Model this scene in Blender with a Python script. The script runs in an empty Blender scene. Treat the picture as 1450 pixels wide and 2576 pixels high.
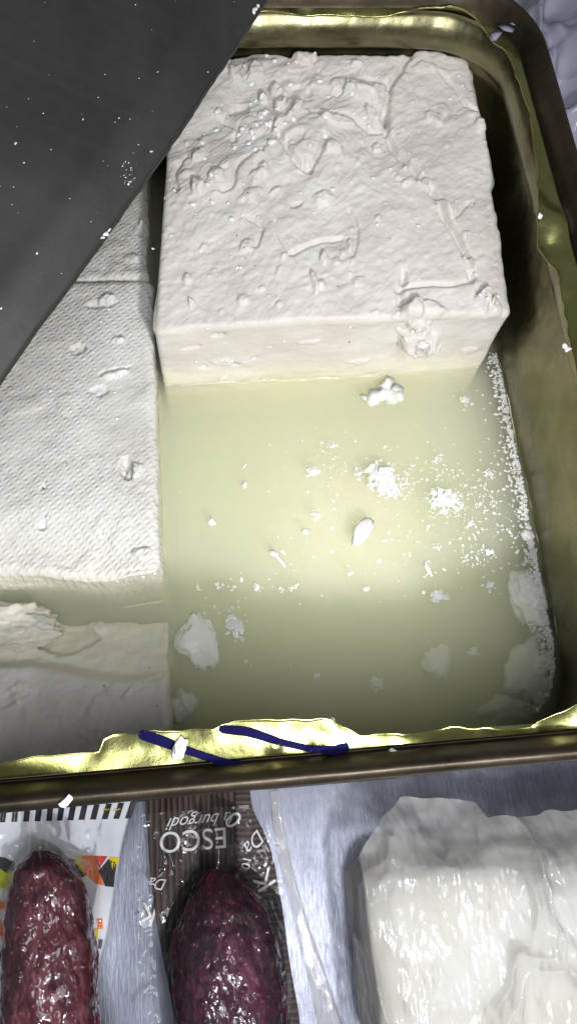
import bpy, bmesh, math, random
import numpy as np
from mathutils import Vector, Matrix
random.seed(7); rng = np.random.RandomState(7)
S = bpy.context.scene
S.unit_settings.system = 'METRIC'; S.unit_settings.scale_length = 0.1      # one unit is 10 cm

# ------------------------------------------------------------------ camera
FPX = 1900.0; CX, CY = 725.0, 1287.5; CH = 2.23                              # reading frame 1450 x 2575
def cam_axes(p, r, a):
    cx = np.array([1, 0, 0.]); cy = np.array([0, np.cos(p), np.sin(p)]); cz = np.array([0, -np.sin(p), np.cos(p)])
    Rm = np.stack([np.cos(r)*cx+np.sin(r)*cy, -np.sin(r)*cx+np.cos(r)*cy, cz], 1)
    Z = np.array([[np.cos(a), -np.sin(a), 0], [np.sin(a), np.cos(a), 0], [0, 0, 1]])
    return Z @ Rm
CM = cam_axes(math.radians(21.49), math.radians(9.37), math.radians(-13.62))
cd = bpy.data.cameras.new('camera'); cam = bpy.data.objects.new('camera', cd); S.collection.objects.link(cam)
mw = Matrix([[*CM[i], [0, 0, CH][i]] for i in range(3)] + [[0, 0, 0, 1]]); cam.matrix_world = mw
cd.sensor_fit = 'VERTICAL'; cd.sensor_height = 36; cd.lens = 36*FPX/2575; cd.clip_start = .02; cd.clip_end = 100
S.camera = cam
# ------------------------------------------------------------------ world, lamps, exposure
W = bpy.data.worlds.new('World'); S.world = W; W.use_nodes = True
W.node_tree.nodes['Background'].inputs[0].default_value = (.90, .93, 1, 1)
W.node_tree.nodes['Background'].inputs[1].default_value = .12
def lamp(name, loc, target, size, power, col):
    l = bpy.data.lights.new(name, 'AREA'); l.shape = 'DISK'; l.size = size; l.energy = power; l.color = col
    o = bpy.data.objects.new(name, l); S.collection.objects.link(o); o.location = loc
    o.rotation_euler = (Vector(target)-Vector(loc)).to_track_quat('-Z', 'Y').to_euler(); return o
lamp('torch_lamp', (.72, -1.20, 2.38), (.35, .6, 0), .24, 72, (.98, .985, 1))
lamp('fill_lamp', (.5, -1.5, 4.8), (.2, .4, 0), 2.8, 140, (.92, .95, 1))  # added broad fill from overhead to lift the shaded parts, no real fixture
S.view_settings.view_transform = 'Standard'; S.view_settings.look = 'None'
S.view_settings.exposure = .24; S.view_settings.gamma = 1; S.view_settings.use_curve_mapping = False
S.cycles.volume_bounces = 12; S.cycles.max_bounces = 16; S.cycles.transparent_max_bounces = 24

# ------------------------------------------------------------------ helpers
def at(x, y, z=0.):
    d = CM @ np.array([(x-CX)/FPX, -(y-CY)/FPX, -1]); return np.array([0, 0, CH]) + d*((z-CH)/d[2])
def at_y(x, y, Y):                       # the same on an upright plane y = Y
    d = CM @ np.array([(x-CX)/FPX, -(y-CY)/FPX, -1]); return np.array([0, 0, CH]) + d*(Y/d[1])
def _h(i, s):
    n = (i[..., 0]*374761393 + i[..., 1]*668265263 + i[..., 2]*2147483647 + s*1274126177) & 0xffffffff
    n = ((n ^ (n >> 13))*1274126177) & 0xffffffff
    return ((n ^ (n >> 16)) & 0xffff)/32767.5-1
def vn(P, s=0):
    P = np.asarray(P, float); i = np.floor(P).astype(np.int64); f = P-i; f = f*f*f*(f*(f*6-15)+10); r = 0
    for a in (0, 1):
        for b in (0, 1):
            for c in (0, 1):
                w = (f[..., 0] if a else 1-f[..., 0])*(f[..., 1] if b else 1-f[..., 1])*(f[..., 2] if c else 1-f[..., 2])
                r = r + w*_h(i+np.array([a, b, c]), s)
    return r
def fbm(P, s=0, o=4, g=.5):
    r = 0; a = 1; P = np.asarray(P, float)
    for k in range(o): r = r+a*vn(P*2**k+k*17.3, s+k); a *= g
    return r
def sstep(a, b, x): t = np.clip((x-a)/(b-a), 0, 1); return t*t*(3-2*t)
def mesh(name, V, F, m=None, parent=None, smooth=True):
    me = bpy.data.meshes.new(name)
    V = np.asarray(V, float); 
    if isinstance(F, np.ndarray):
        me.vertices.add(len(V)); me.vertices.foreach_set('co', V.ravel())
        n = F.shape[1]; me.loops.add(F.size); me.loops.foreach_set('vertex_index', F.ravel().astype(np.int32))
        me.polygons.add(len(F)); me.polygons.foreach_set('loop_start', np.arange(0, F.size, n, dtype=np.int32))
        me.update(calc_edges=True); me.validate()
    else: me.from_pydata([tuple(v) for v in V], [], F)
    me.polygons.foreach_set('use_smooth', [smooth]*len(me.polygons)); me.update()
    if m: me.materials.append(m)
    o = bpy.data.objects.new(name, me); S.collection.objects.link(o)
    if parent: o.parent = parent
    return o
def grid_faces(nu, nv, closed=False):
    iu = np.arange(nu if closed else nu-1); iv = np.arange(nv-1); a, b = np.meshgrid(iu, iv, indexing='ij'); a = a.ravel(); b = b.ravel(); a2 = (a+1) % nu
    return np.stack([a*nv+b, a2*nv+b, a2*nv+b+1, a*nv+b+1], 1)
def tag(o, label=None, cat=None, group=None, kind=None):
    for k, v in (('label', label), ('category', cat), ('group', group), ('kind', kind)):
        if v: o[k] = v
    return o
def empty(name, loc, *a, **k):
    o = bpy.data.objects.new(name, None); S.collection.objects.link(o); o.location = loc; o.empty_display_size = .1
    bpy.context.view_layer.update(); tag(o, *a, **k); return o
def under(o, root):                      # parent, keeping world coordinates of the vertices
    o.parent = root; o.matrix_parent_inverse = Matrix.Translation(root.location).inverted(); return o

# ------------------------------------------------------------------ materials
class N:
    def __init__(s, name):
        s.m = bpy.data.materials.new(name); s.m.use_nodes = True; s.t = s.m.node_tree; s.n = s.t.nodes
        s.b = s.n['Principled BSDF']; s.out = s.n['Material Output']
    def new(s, t, **k):
        x = s.n.new(t)
        for a, v in k.items():
            if hasattr(x, a): setattr(x, a, v)
            else: x.inputs[a.replace('_', ' ')].default_value = v
        return x
    def l(s, a, b): s.t.links.new(a, b)
    def set(s, **k):
        for a, v in k.items(): s.b.inputs[a.replace('_', ' ')].default_value = v
        return s
    def co(s, scale=(1, 1, 1), rot=(0, 0, 0)):
        g = s.new('ShaderNodeNewGeometry'); mp = s.new('ShaderNodeMapping'); mp.inputs['Scale'].default_value = scale; mp.inputs['Rotation'].default_value = rot
        s.l(g.outputs['Position'], mp.inputs[0]); return mp.outputs[0]
    def noise(s, co, scale, detail=4, rough=.55, dist=0):
        x = s.new('ShaderNodeTexNoise'); x.inputs['Scale'].default_value = scale; x.inputs['Detail'].default_value = detail
        x.inputs['Roughness'].default_value = rough; x.inputs['Distortion'].default_value = dist; s.l(co, x.inputs[0]); return x.outputs[0]
    def ramp(s, f, stops, interp='LINEAR'):
        r = s.new('ShaderNodeValToRGB'); r.color_ramp.interpolation = interp; e = r.color_ramp.elements
        while len(e) < len(stops): e.new(.5)
        for q, (p, c) in zip(e, stops): q.position = p; q.color = (*c, 1) if not isinstance(c, (int, float)) else (c, c, c, 1)
        s.l(f, r.inputs[0]); return r.outputs[0]
    def bump(s, f, strength, dist, prev=None):
        b = s.new('ShaderNodeBump'); b.inputs['Strength'].default_value = strength; b.inputs['Distance'].default_value = dist
        s.l(f, b.inputs['Height']); 
        if prev: s.l(prev, b.inputs['Normal'])
        return b.outputs[0]
    def col(s, c): s.l(c, s.b.inputs['Base Color']); return s
    def nor(s, c): s.l(c, s.b.inputs['Normal']); return s
    def ro(s, c): s.l(c, s.b.inputs['Roughness']); return s

def cheese_mat(name, weave, c0=(.665, .61, .565), c1=(.76, .725, .675)):
    k = N(name); co = k.co()
    base = k.ramp(k.noise(co, 4.5, 5, .6, .5), [(.32, c0), (.66, c1)])
    sx = k.new('ShaderNodeSeparateXYZ'); g_ = k.new('ShaderNodeNewGeometry'); k.l(g_.outputs['Position'], sx.inputs[0])      # whey soaked foot of the block
    ad_ = k.new('ShaderNodeMath', operation='MULTIPLY_ADD'); k.l(k.noise(co, 7, 4), ad_.inputs[0]); ad_.inputs[1].default_value = -.08; k.l(sx.outputs['Z'], ad_.inputs[2])
    wet = k.ramp(ad_.outputs[0], [(0, .8), (.06, 0.)]); mxx = k.new('ShaderNodeMix', data_type='RGBA'); k.l(wet, mxx.inputs[0]); k.l(base, mxx.inputs[6]); mxx.inputs[7].default_value = (.78, .745, .60, 1); k.col(mxx.outputs[2])
    k.set(Roughness=.36, Subsurface_Weight=.5, Subsurface_Scale=.02, IOR=1.38)
    k.b.inputs['Subsurface Radius'].default_value = (1, .85, .6)
    b = k.bump(k.noise(co, 55, 6, .7), .5, .006)
    b = k.bump(k.noise(k.co((1, 1, 1)), 11, 6, .6, .6), .1, .02, b)
    if weave:
        w1 = k.new('ShaderNodeTexWave', wave_type='BANDS', bands_direction='X'); w1.inputs['Scale'].default_value = 22; w1.inputs['Distortion'].default_value = 2; w1.inputs['Detail'].default_value = 2; w1.inputs['Detail Scale'].default_value = 2
        k.l(k.co((1, 1, 1), (0, 0, math.radians(52))), w1.inputs[0])
        w2 = k.new('ShaderNodeTexWave', wave_type='BANDS', bands_direction='X'); w2.inputs['Scale'].default_value = 13; w2.inputs['Distortion'].default_value = 4.5; w2.inputs['Detail'].default_value = 2
        k.l(k.co((1, 1, 1), (0, 0, math.radians(-28))), w2.inputs[0])
        mm = k.new('ShaderNodeMath', operation='MULTIPLY'); k.l(w1.outputs['Fac'], mm.inputs[0]); k.l(w2.outputs['Fac'], mm.inputs[1])
        fd = k.new('ShaderNodeMath', operation='MULTIPLY'); k.l(mm.outputs[0], fd.inputs[0]); k.l(k.ramp(k.noise(co, 4, 3), [(.35, .25), (.6, 1.)]), fd.inputs[1]); b = k.bump(fd.outputs[0], .42, .008, b)
    k.nor(b); return k.m
M_cheese = cheese_mat('white_cheese', False)
M_weave = cheese_mat('white_cheese_cloth_imprint', True, (.69, .67, .62), (.79, .775, .73))
k = N('curd'); k.set(Base_Color=(.88, .87, .83, 1), Roughness=.35); k.nor(k.bump(k.noise(k.co(), 90, 3), .4, .003)); M_curd = k.m
def tin_mat(name, c0, c1, r0, r1, bs=.25):
    k = N(name); co = k.co(); k.set(Metallic=.95)
    k.col(k.ramp(k.noise(co, 5, 4), [(.3, c0), (.7, c1)]))
    k.ro(k.ramp(k.noise(co, 16, 5, .7), [(.3, r0), (.75, r1)]))
    b = k.bump(k.noise(co, 7, 2), bs, .03); k.nor(k.bump(k.noise(co, 70, 4, .7), .14, .004, b)); return k.m
M_gold = tin_mat('gold_lacquered_tin', (.135, .125, .065), (.26, .245, .14), .24, .44)
M_lac = tin_mat('bright_gold_lacquer', (.32, .315, .095), (.46, .455, .19), .18, .36, .3)
M_seam = tin_mat('worn_tin_seam', (.05, .04, .03), (.125, .10, .07), .42, .62)
k = N('dark_brushed_metal'); co = k.co()
k.set(Metallic=.2); k.col(k.ramp(k.noise(k.co((1, .35, 1), (0, 0, .9)), 3, 5, .6, .8), [(.3, (.022, .021, .022)), (.7, (.042, .041, .037))])); k.ro(k.ramp(k.noise(co, 25, 4), [(.3, .5), (.7, .62)])); k.nor(k.bump(k.noise(co, 90, 3, .7), .1, .004)); M_lid = k.m
k = N('galvanised_metal'); k.set(Metallic=.85)
k.col(k.ramp(k.noise(k.co((1, .5, 1)), 9, 5, .7), [(.3, (.12, .125, .155)), (.7, (.17, .178, .215))]))
k.ro(k.ramp(k.noise(k.co((4, .7, 1), (0, 0, .2)), 22, 5, .7), [(.3, .30), (.7, .44)]))
b = k.bump(k.noise(k.co((5, .6, 1), (0, 0, .25)), 16, 6, .75, .4), .16, .008); k.nor(b); M_galv = k.m
k = N('ink'); k.set(Base_Color=(.004, .003, .045, 1), Roughness=.7, Specular_IOR_Level=.08); k.nor(k.bump(k.noise(k.co(), 60, 3), .2, .003)); M_ink = k.m
def flat(name, c, r=.5, n=40, coat=0):
    k = N(name); k.set(Roughness=r, Coat_Weight=coat); k.b.inputs['Coat Roughness'].default_value = .08
    k.col(k.ramp(k.noise(k.co(), n, 3), [(.3, tuple(.86*x for x in c)), (.7, tuple(min(1, 1.06*x) for x in c))])); k.nor(k.bump(k.noise(k.co(), 9, 3), .3, .02)); return k.m
M_card = flat('white_card', (.74, .76, .82), .45, 4, .3)
M_black = flat('black_print', (.02, .018, .022), .4, 40, .3); M_yel = flat('yellow_print', (.75, .58, .02), .4, 40, .3)
M_ora = flat('orange_print', (.85, .17, .02), .4, 40, .3); M_red = flat('red_print', (.62, .03, .03), .4, 40, .3)
M_lime = flat('lime_print', (.62, .68, .03), .4, 40, .3); M_white = flat('white_print', (.72, .70, .72), .5, 40, 0)
def wood(name, rot, sc=(1, 1, 1)):
    k = N(name); w = k.new('ShaderNodeTexWave', wave_type='BANDS', bands_direction='X'); w.inputs['Scale'].default_value = 12; w.inputs['Distortion'].default_value = 5
    w.inputs['Detail'].default_value = 4; w.inputs['Detail Scale'].default_value = 1.2; w.inputs['Detail Roughness'].default_value = .6; k.l(k.co((1, .13, 1) if rot == 0 else (.3, 1, 1), (0, 0, 0)), w.inputs[0])
    if rot: w.bands_direction = 'Y'
    k.col(k.ramp(w.outputs['Fac'], [(.1, (.004, .002, .002)), (.45, (.016, .007, .005)), (.8, (.055, .024, .016)), (1, (.085, .04, .028))]))
    k.set(Roughness=.5, Specular_IOR_Level=.25); k.nor(k.bump(w.outputs['Fac'], .2, .003)); return k.m
M_wood = wood('wood_grain_card', 0); M_wood2 = wood('wood_grain_card_folded', 1)
def salami_mat(name, cs):
    k = N(name); k.col(k.ramp(k.noise(k.co((1, .55, 1)), 11, 6, .65, .5), cs))
    k.set(Roughness=.42, Specular_IOR_Level=.25, Coat_Weight=1, Subsurface_Weight=.08, Subsurface_Scale=.04); k.b.inputs['Coat Roughness'].default_value = .045
    b = k.bump(k.noise(k.co((2.2, .5, 1)), 14, 5, .6, .8), .6, .025)
    bb = k.bump(k.noise(k.co((1, .8, 1)), 20, 3, .5, .6), .45, .02)
    k.nor(b); k.l(bb, k.b.inputs['Coat Normal']); return k.m
M_sal1 = salami_mat('reddish_salami', [(.3, (.055, .006, .014)), (.5, (.13, .022, .036)), (.72, (.26, .07, .09))])
M_sal2 = salami_mat('dark_salami', [(.3, (.016, .002, .010)), (.5, (.07, .009, .030)), (.75, (.18, .04, .085))])
def film_mat(name, tint, alpha, rough=.12, bs=.7, sc=9, stretch=(1, 1, 1)):
    k = N(name); k.set(Base_Color=(*tint, 1), Roughness=rough, Alpha=alpha, IOR=1.5, Specular_IOR_Level=.8)
    co = k.co(stretch); nz = k.new('ShaderNodeTexNoise'); nz.inputs['Scale'].default_value = sc*.5; nz.inputs['Detail'].default_value = 3; k.l(co, nz.inputs[0])
    vm = k.new('ShaderNodeVectorMath', operation='MULTIPLY_ADD'); vm.inputs[1].default_value = (.5, .5, .5); k.l(nz.outputs['Color'], vm.inputs[0]); k.l(co, vm.inputs[2])
    vo = k.new('ShaderNodeTexVoronoi', feature='F1'); vo.inputs['Scale'].default_value = sc*.9; k.l(vm.outputs[0], vo.inputs['Vector'])
    b = k.bump(vo.outputs['Distance'], bs, .035); b = k.bump(k.noise(co, sc*2.5, 4, .6, .9), bs*.28, .01, b); k.nor(b)
    g = k.new('ShaderNodeBsdfGlossy'); g.inputs['Roughness'].default_value = rough; k.l(b, g.inputs['Normal'])
    fr = k.new('ShaderNodeFresnel'); fr.inputs[0].default_value = 1.5; k.l(b, fr.inputs[1])
    mx = k.new('ShaderNodeMixShader'); mt = k.new('ShaderNodeMath', operation='MULTIPLY'); mt.inputs[1].default_value = .7; k.l(fr.outputs[0], mt.inputs[0]); k.l(mt.outputs[0], mx.inputs[0]); k.l(k.b.outputs[0], mx.inputs[1]); k.l(g.outputs[0], mx.inputs[2]); k.l(mx.outputs[0], k.out.inputs[0])
    k.b.inputs['Specular IOR Level'].default_value = 0; return k.m
M_film = film_mat('clear_film', (.9, .9, .95), .015, .04, .7, 7)
M_milky = film_mat('milky_film', (.88, .86, .81), .36, .10, .8, 4.5, (1.2, .7, 1))
M_grey = film_mat('grey_film', (.34, .33, .42), .8, .18, .9, 5)
# brine: clear surface over a cloudy liquid
k = N('cloudy_brine'); k.n.remove(k.b)
tr = k.new('ShaderNodeBsdfTransparent'); tr.inputs[0].default_value = (1, 1, 1, 1)
gl = k.new('ShaderNodeBsdfGlossy'); gl.inputs['Roughness'].default_value = .03
fr = k.new('ShaderNodeFresnel'); fr.inputs[0].default_value = 1.33
mx = k.new('ShaderNodeMixShader'); k.l(fr.outputs[0], mx.inputs[0]); k.l(tr.outputs[0], mx.inputs[1]); k.l(gl.outputs[0], mx.inputs[2]); k.l(mx.outputs[0], k.out.inputs['Surface'])
bb = k.bump(k.noise(k.co(), 5, 2), .06, .02); k.l(bb, gl.inputs['Normal']); k.l(bb, fr.inputs['Normal'])
sc_ = k.new('ShaderNodeVolumeScatter'); sc_.inputs['Color'].default_value = (1, 1, .995, 1); sc_.inputs['Density'].default_value = 9; sc_.inputs['Anisotropy'].default_value = -.1
ab = k.new('ShaderNodeVolumeAbsorption'); ab.inputs['Color'].default_value = (.955, .985, .46, 1); ab.inputs['Density'].default_value = 2.0
ad = k.new('ShaderNodeAddShader'); k.l(sc_.outputs[0], ad.inputs[0]); k.l(ab.outputs[0], ad.inputs[1]); k.l(ad.outputs[0], k.out.inputs['Volume']); M_brine = k.m

# ------------------------------------------------------------------ the cheese tin
TX0, TX1, TY0, TY1, ZR, ZB = -1.28, 1.055, .028, 2.36, .67, -1.62
def rpath(inset, n=900, R=.30):
    x0, x1, y0, y1 = TX0+inset, TX1-inset, TY0+inset, TY1-inset; r = R-inset
    segs = [((x0+r, y0), (x1-r, y0)), (x1-r, y0+r, -90), ((x1, y0+r), (x1, y1-r)), (x1-r, y1-r, 0), ((x1-r, y1), (x0+r, y1)), (x0+r, y1-r, 90), ((x0, y1-r), (x0, y0+r)), (x0+r, y0+r, 180)]
    P = []; nrm = []
    for q in segs:
        if len(q) == 2:
            a, b = np.array(q[0]), np.array(q[1]); t = np.linspace(0, 1, 180, endpoint=False)[:, None]; P.append(a+(b-a)*t); d = (b-a)/np.linalg.norm(b-a); nrm.append(np.repeat([[-d[1], d[0]]], 180, 0))
        else:
            a = np.radians(q[2]+np.linspace(0, 90, 45, endpoint=False)); P.append(np.stack([q[0]+r*np.cos(a), q[1]+r*np.sin(a)], 1)); nrm.append(-np.stack([np.cos(a), np.sin(a)], 1))
    return np.concatenate(P), np.concatenate(nrm)
tin = empty('cheese_tin', (-.11, 1.19, ZB), 'opened square gold lacquered tin with a ragged cut lid edge, holding cheese in brine', 'tin')
P0, NR = rpath(0); NP = len(P0)
def sweep(prof, name, m, jitter=0, seed=3):
    prof = np.array(prof); V = P0[:, None, :]+NR[:, None, :]*prof[None, :, 0:1]
    z = np.repeat(prof[None, :, 1:2], NP, 0); V = np.concatenate([V, z], 2)
    if jitter:
        d = fbm(V*np.array([2.2, 2.2, 5]), seed, 3)*jitter; V[..., :2] += NR[:, None, :]*d[..., None]; V[..., 2] += fbm(V*3.1+9, seed, 2)*jitter*.5
    return under(mesh(name, V.reshape(-1, 3), grid_faces(NP, len(prof), True), m), tin)
def smoothprof(pts, n=6):
    pts = np.array(pts, float); out = []
    for i in range(len(pts)-1):
        p0, p1, p2, p3 = pts[max(i-1, 0)], pts[i], pts[i+1], pts[min(i+2, len(pts)-1)]
        for t in np.linspace(0, 1, n, endpoint=False): out.append(.5*((2*p1)+(-p0+p2)*t+(2*p0-5*p1+4*p2-p3)*t*t+(-p0+3*p1-3*p2+p3)*t**3))
    return out+[pts[-1]]
sweep(smoothprof([(.032, ZB), (.032, -.9), (.02, -.8), (.032, -.7), (.032, .1), (.02, .2), (.032, .3), (.032, .58), (.034, .60)]), 'outer_wall', M_seam, .003)
sweep(smoothprof([(.0625, ZB+.03), (.0625, -.3), (.0625, .05), (.060, .25), (.056, .34), (.050, .42), (.046, .452), (.053, .468), (.078, .486), (.086, .52), (.078, .555), (.062, .585), (.060, .60)], 7), 'inner_wall', M_gold, .006, 5)
sweep(smoothprof([(.030, .585), (.008, .590), (.0, .61), (.0, .655), (.010, .672), (.022, .670), (.034, .655), (.046, .628), (.054, .606), (.058, .602), (.062, .607)], 5), 'rim_seam', M_seam, .0016)
# the lid's cut remnant: a wavy gold strip inside the seam
kn = [(0, 1930), (120, 1902), (205, 1893), (258, 1889), (263, 1862), (292, 1850), (430, 1838), (540, 1836), (562, 1822), (700, 1811), (830, 1812), (868, 1830), (905, 1848), (985, 1850), (1060, 1841), (1130, 1826), (1200, 1833), (1330, 1831), (1380, 1802), (1450, 1768)]
kr = [(1449, 966), (1431, 881), (1420, 791), (1407, 731), (1389, 677), (1353, 621), (1345, 563), (1346, 437), (1332, 280), (1283, 166), (1240, 105), (1204, 75), (1150, 25), (1040, 10)]
pw = np.array([at(x, y, .60)[:2] for x, y in kn+kr]); base = P0+NR*.062
idx = []; wd = []
for p in pw:
    d = np.linalg.norm(base-p, axis=1); i = int(np.argmin(d)); idx.append(i); wd.append(max(.012, (p-base[i]) @ NR[i]))
o_ = np.argsort(idx); width = np.interp(np.arange(NP), np.array(idx)[o_], np.array(wd)[o_])
tt = np.arange(NP)/NP; w0 = .022+.012*vn(np.stack([tt*60, tt*0, tt*0], 1), 4)
known = (np.arange(NP) >= min(idx)) & (np.arange(NP) <= max(idx)); width = np.where(known, width, w0)+.003*vn(np.stack([tt*300, tt*0, tt*0], 1), 8)
NB = 26; V = np.zeros((NP, NB, 3)); s = np.linspace(0, 1, NB)
V[..., :2] = base[:, None, :]+NR[:, None, :]*(width[:, None]*s[None, :])[..., None]
X, Y = V[..., 0], V[..., 1]
dz = .012*np.sin(X*9.5+.6)*s[None, :]+.010*vn(np.stack([X*5, Y*5, X*0], -1), 12)*s[None, :]+.011*vn(np.stack([X*12, Y*12, X*0], -1), 3)*s[None, :]
for (px, py, r, h) in ((785, 1884, .020, .012), (775, 1877, .014, -.009), (690, 1882, .012, .008), (800, 1912, .014, .010), (545, 1842, .02, .004), (830, 1825, .03, .006), (1110, 1835, .03, -.012), (1230, 1850, .05, .014), (1000, 1860, .06, .012), (1390, 1850, .05, -.016), (600, 1860, .07, .008), (1385, 560, .05, .02), (1385, 620, .03, -.012)):
    q = at(px, py, .60); dz = dz+h*np.exp(-((X-q[0])**2+(Y-q[1])**2)/r**2)
V[..., 2] = .608+dz+(.33*np.interp(Y, [.3, .6], [.82, -.1])*(1+.55*vn(np.stack([X*3.1+2, Y*1.5, X*0], -1), 33)+.35*vn(np.stack([X*8, Y*3, X*0], -1), 34)))*width[:, None]*s[None, :]*(Y < 1.9)+.004*(s[None, :] > .97)
Vt = V.reshape(-1, 3); Vb = Vt.copy(); Vb[:, 2] -= .004; F = grid_faces(NP, NB, True); nV = len(Vt)
i = np.arange(NP); a = i*NB+NB-1; b_ = ((i+1) % NP)*NB+NB-1
rimF = np.stack([a, b_, b_+nV, a+nV], 1)
flange = under(mesh('lid_remnant', np.concatenate([Vt, Vb]), np.concatenate([F, F[:, ::-1]+nV, rimF]), M_lac), tin)
def flange_z(x, y):
    d = (X-x)**2+(Y-y)**2; return V[..., 2].ravel()[int(np.argmin(d))]
def ribbon(name, pts, w, m, zf, parent, lift=.0014):
    C = np.array([at(px, py, .605)[:2] for px, py in pts]); t = np.linspace(0, len(C)-1, 70); C = np.stack([np.interp(t, np.arange(len(C)), C[:, 0]), np.interp(t, np.arange(len(C)), C[:, 1])], 1)
    for _ in range(5): C[1:-1] = (C[:-2]+2*C[1:-1]+C[2:])/4
    D = np.gradient(C, axis=0); D /= np.linalg.norm(D, axis=1)[:, None]; Nn = np.stack([-D[:, 1], D[:, 0]], 1); n = len(C); ww = w*(.85+.15*np.sin(np.linspace(0, 9, n))); ww[0] *= .45; ww[1] *= .8; ww[-1] *= .6
    L = []
    for q in np.linspace(-1, 1, 7):
        p = C+Nn*(ww*q/2)[:, None]; z = np.array([zf(*v) for v in p])+lift; L.append(np.column_stack([p, z]))
    return under(mesh(name, np.stack(L, 1).reshape(-1, 3), grid_faces(n, 7), m), parent)
ribbon('marker_line', [(352, 1847), (400, 1862), (470, 1888), (560, 1917), (620, 1932), (686, 1936)], .021, M_ink, flange_z, tin)
ribbon('marker_line', [(552, 1836), (620, 1842), (700, 1867), (780, 1884), (840, 1888), (876, 1878)], .019, M_ink, flange_z, tin)
# bottom of the tin
under(mesh('tin_bottom', [(TX0+.035, TY0+.035, ZB+.03), (TX1-.035, TY0+.035, ZB+.03), (TX1-.035, TY1-.035, ZB+.03), (TX0+.035, TY1-.035, ZB+.03)], [(0, 1, 2, 3)], M_gold), tin)

# brine
bp, _ = rpath(.047); n = len(bp)
V = np.concatenate([np.column_stack([bp, np.zeros(n)]), np.column_stack([bp, np.full(n, -.62)])]); 
F = [tuple(range(n)), tuple(range(2*n-1, n-1, -1))]+[(i, i+n, (i+1) % n+n, (i+1) % n) for i in range(n)]
tag(mesh('brine', V, F, M_brine, smooth=False), 'cloudy yellow green brine filling the tin around the cheese blocks', 'brine', kind='structure')

# ------------------------------------------------------------------ cheese blocks
k = N('brine_skin'); k.n.remove(k.b); tr = k.new('ShaderNodeBsdfTransparent'); gl = k.new('ShaderNodeBsdfGlossy'); gl.inputs['Roughness'].default_value = .04
fr = k.new('ShaderNodeFresnel'); fr.inputs[0].default_value = 1.36; mx = k.new('ShaderNodeMixShader'); k.l(fr.outputs[0], mx.inputs[0]); k.l(tr.outputs[0], mx.inputs[1]); k.l(gl.outputs[0], mx.inputs[2]); k.l(mx.outputs[0], k.out.inputs['Surface']); M_skin = k.m
brine = bpy.data.objects['brine']
def meniscus(pts, side, w=.016, h=.012, n=160, seed=1):
    t = np.linspace(0, len(pts)-1, n); C = np.stack([np.interp(t, np.arange(len(pts)), np.array(pts)[:, c]) for c in range(2)], 1)
    D = np.gradient(C, axis=0); D /= np.linalg.norm(D, axis=1)[:, None]; Nn = np.stack([-D[:, 1], D[:, 0]], 1)*side
    C += Nn*(.003*vn(np.stack([t*9, t*0, t*0], 1), seed))[:, None]; rows = []
    hh = h*(1+.35*vn(np.stack([t*14, t*0, t*0], 1), seed+1))
    for q in np.linspace(0, 1, 9): rows.append(np.column_stack([C+Nn*w*(1-q), .0012+hh*(1-math.sqrt(max(0, 1-q*q)))]))
    o = mesh('meniscus', np.stack(rows, 1).reshape(-1, 3), grid_faces(n, 9), M_skin); o.parent = brine
meniscus([(-.170, 1.338), (.3, 1.338), (.89, 1.340)], -1, .018, .013, 220, 1)
meniscus([(-.186, .60), (-.192, 1.0), (-.196, 1.33)], -1, .016, .012, 160, 4)
meniscus([(.988, .36), (.990, .9), (.990, 1.6)], 1, .016, .010, 160, 7)
meniscus([(-1.1, .575), (-.6, .57), (-.19, .598)], -1, .016, .010, 160, 9)
def rbox(dx, dy, dz, nx, ny, nz, r):
    """rounded box surface (top and four sides), returns local positions in [0,d], normals, quads, and a face id"""
    Vs, Fs, off = [], [], 0
    def face(f, a, b):
        nonlocal off
        u, v = np.meshgrid(np.linspace(0, 1, a), np.linspace(0, 1, b), indexing='ij'); Vs.append(f(u, v).reshape(-1, 3)); Fs.append(grid_faces(a, b)+off); off += a*b
    face(lambda u, v: np.stack([u*dx, v*dy, u*0+dz], -1), nx, ny)
    face(lambda u, v: np.stack([u*dx, u*0, v*dz], -1), nx, nz)
    face(lambda u, v: np.stack([dx-u*dx, u*0+dy, v*dz], -1), nx, nz)
    face(lambda u, v: np.stack([u*0, dy-u*dy, v*dz], -1), ny, nz)
    face(lambda u, v: np.stack([u*0+dx, u*dy, v*dz], -1), ny, nz)
    P = np.concatenate(Vs); F = np.concatenate(Fs)
    key = np.round(P*1e5).astype(np.int64); _, ia, inv = np.unique(key, axis=0, return_index=True, return_inverse=True); inv = inv.ravel()
    P = P[ia]; F = inv[F]
    q = np.stack([np.clip(P[:, 0], r, dx-r), np.clip(P[:, 1], r, dy-r), np.minimum(P[:, 2], dz-r)], 1); d = P-q; L = np.linalg.norm(d, axis=1); L[L == 0] = 1; nn = d/L[:, None]
    return q+nn*r, nn, F
def poly_dist(P, pl):
    """distance to a polyline, signed side, parameter along it"""
    best = np.full(len(P), 1e9); side = np.zeros(len(P)); par = np.zeros(len(P)); pl = np.array(pl)
    for i in range(len(pl)-1):
        a, b = pl[i], pl[i+1]; e = b-a; L = e@e; t = np.clip(((P-a)@e)/L, 0, 1); d = P-(a+t[:, None]*e); dd = np.linalg.norm(d, axis=1); s_ = np.sign(e[0]*(P[:, 1]-a[1])-e[1]*(P[:, 0]-a[0]))
        m = dd < best; best[m] = dd[m]; side[m] = s_[m]; par[m] = i+t[m]
    return best, side, par
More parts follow.
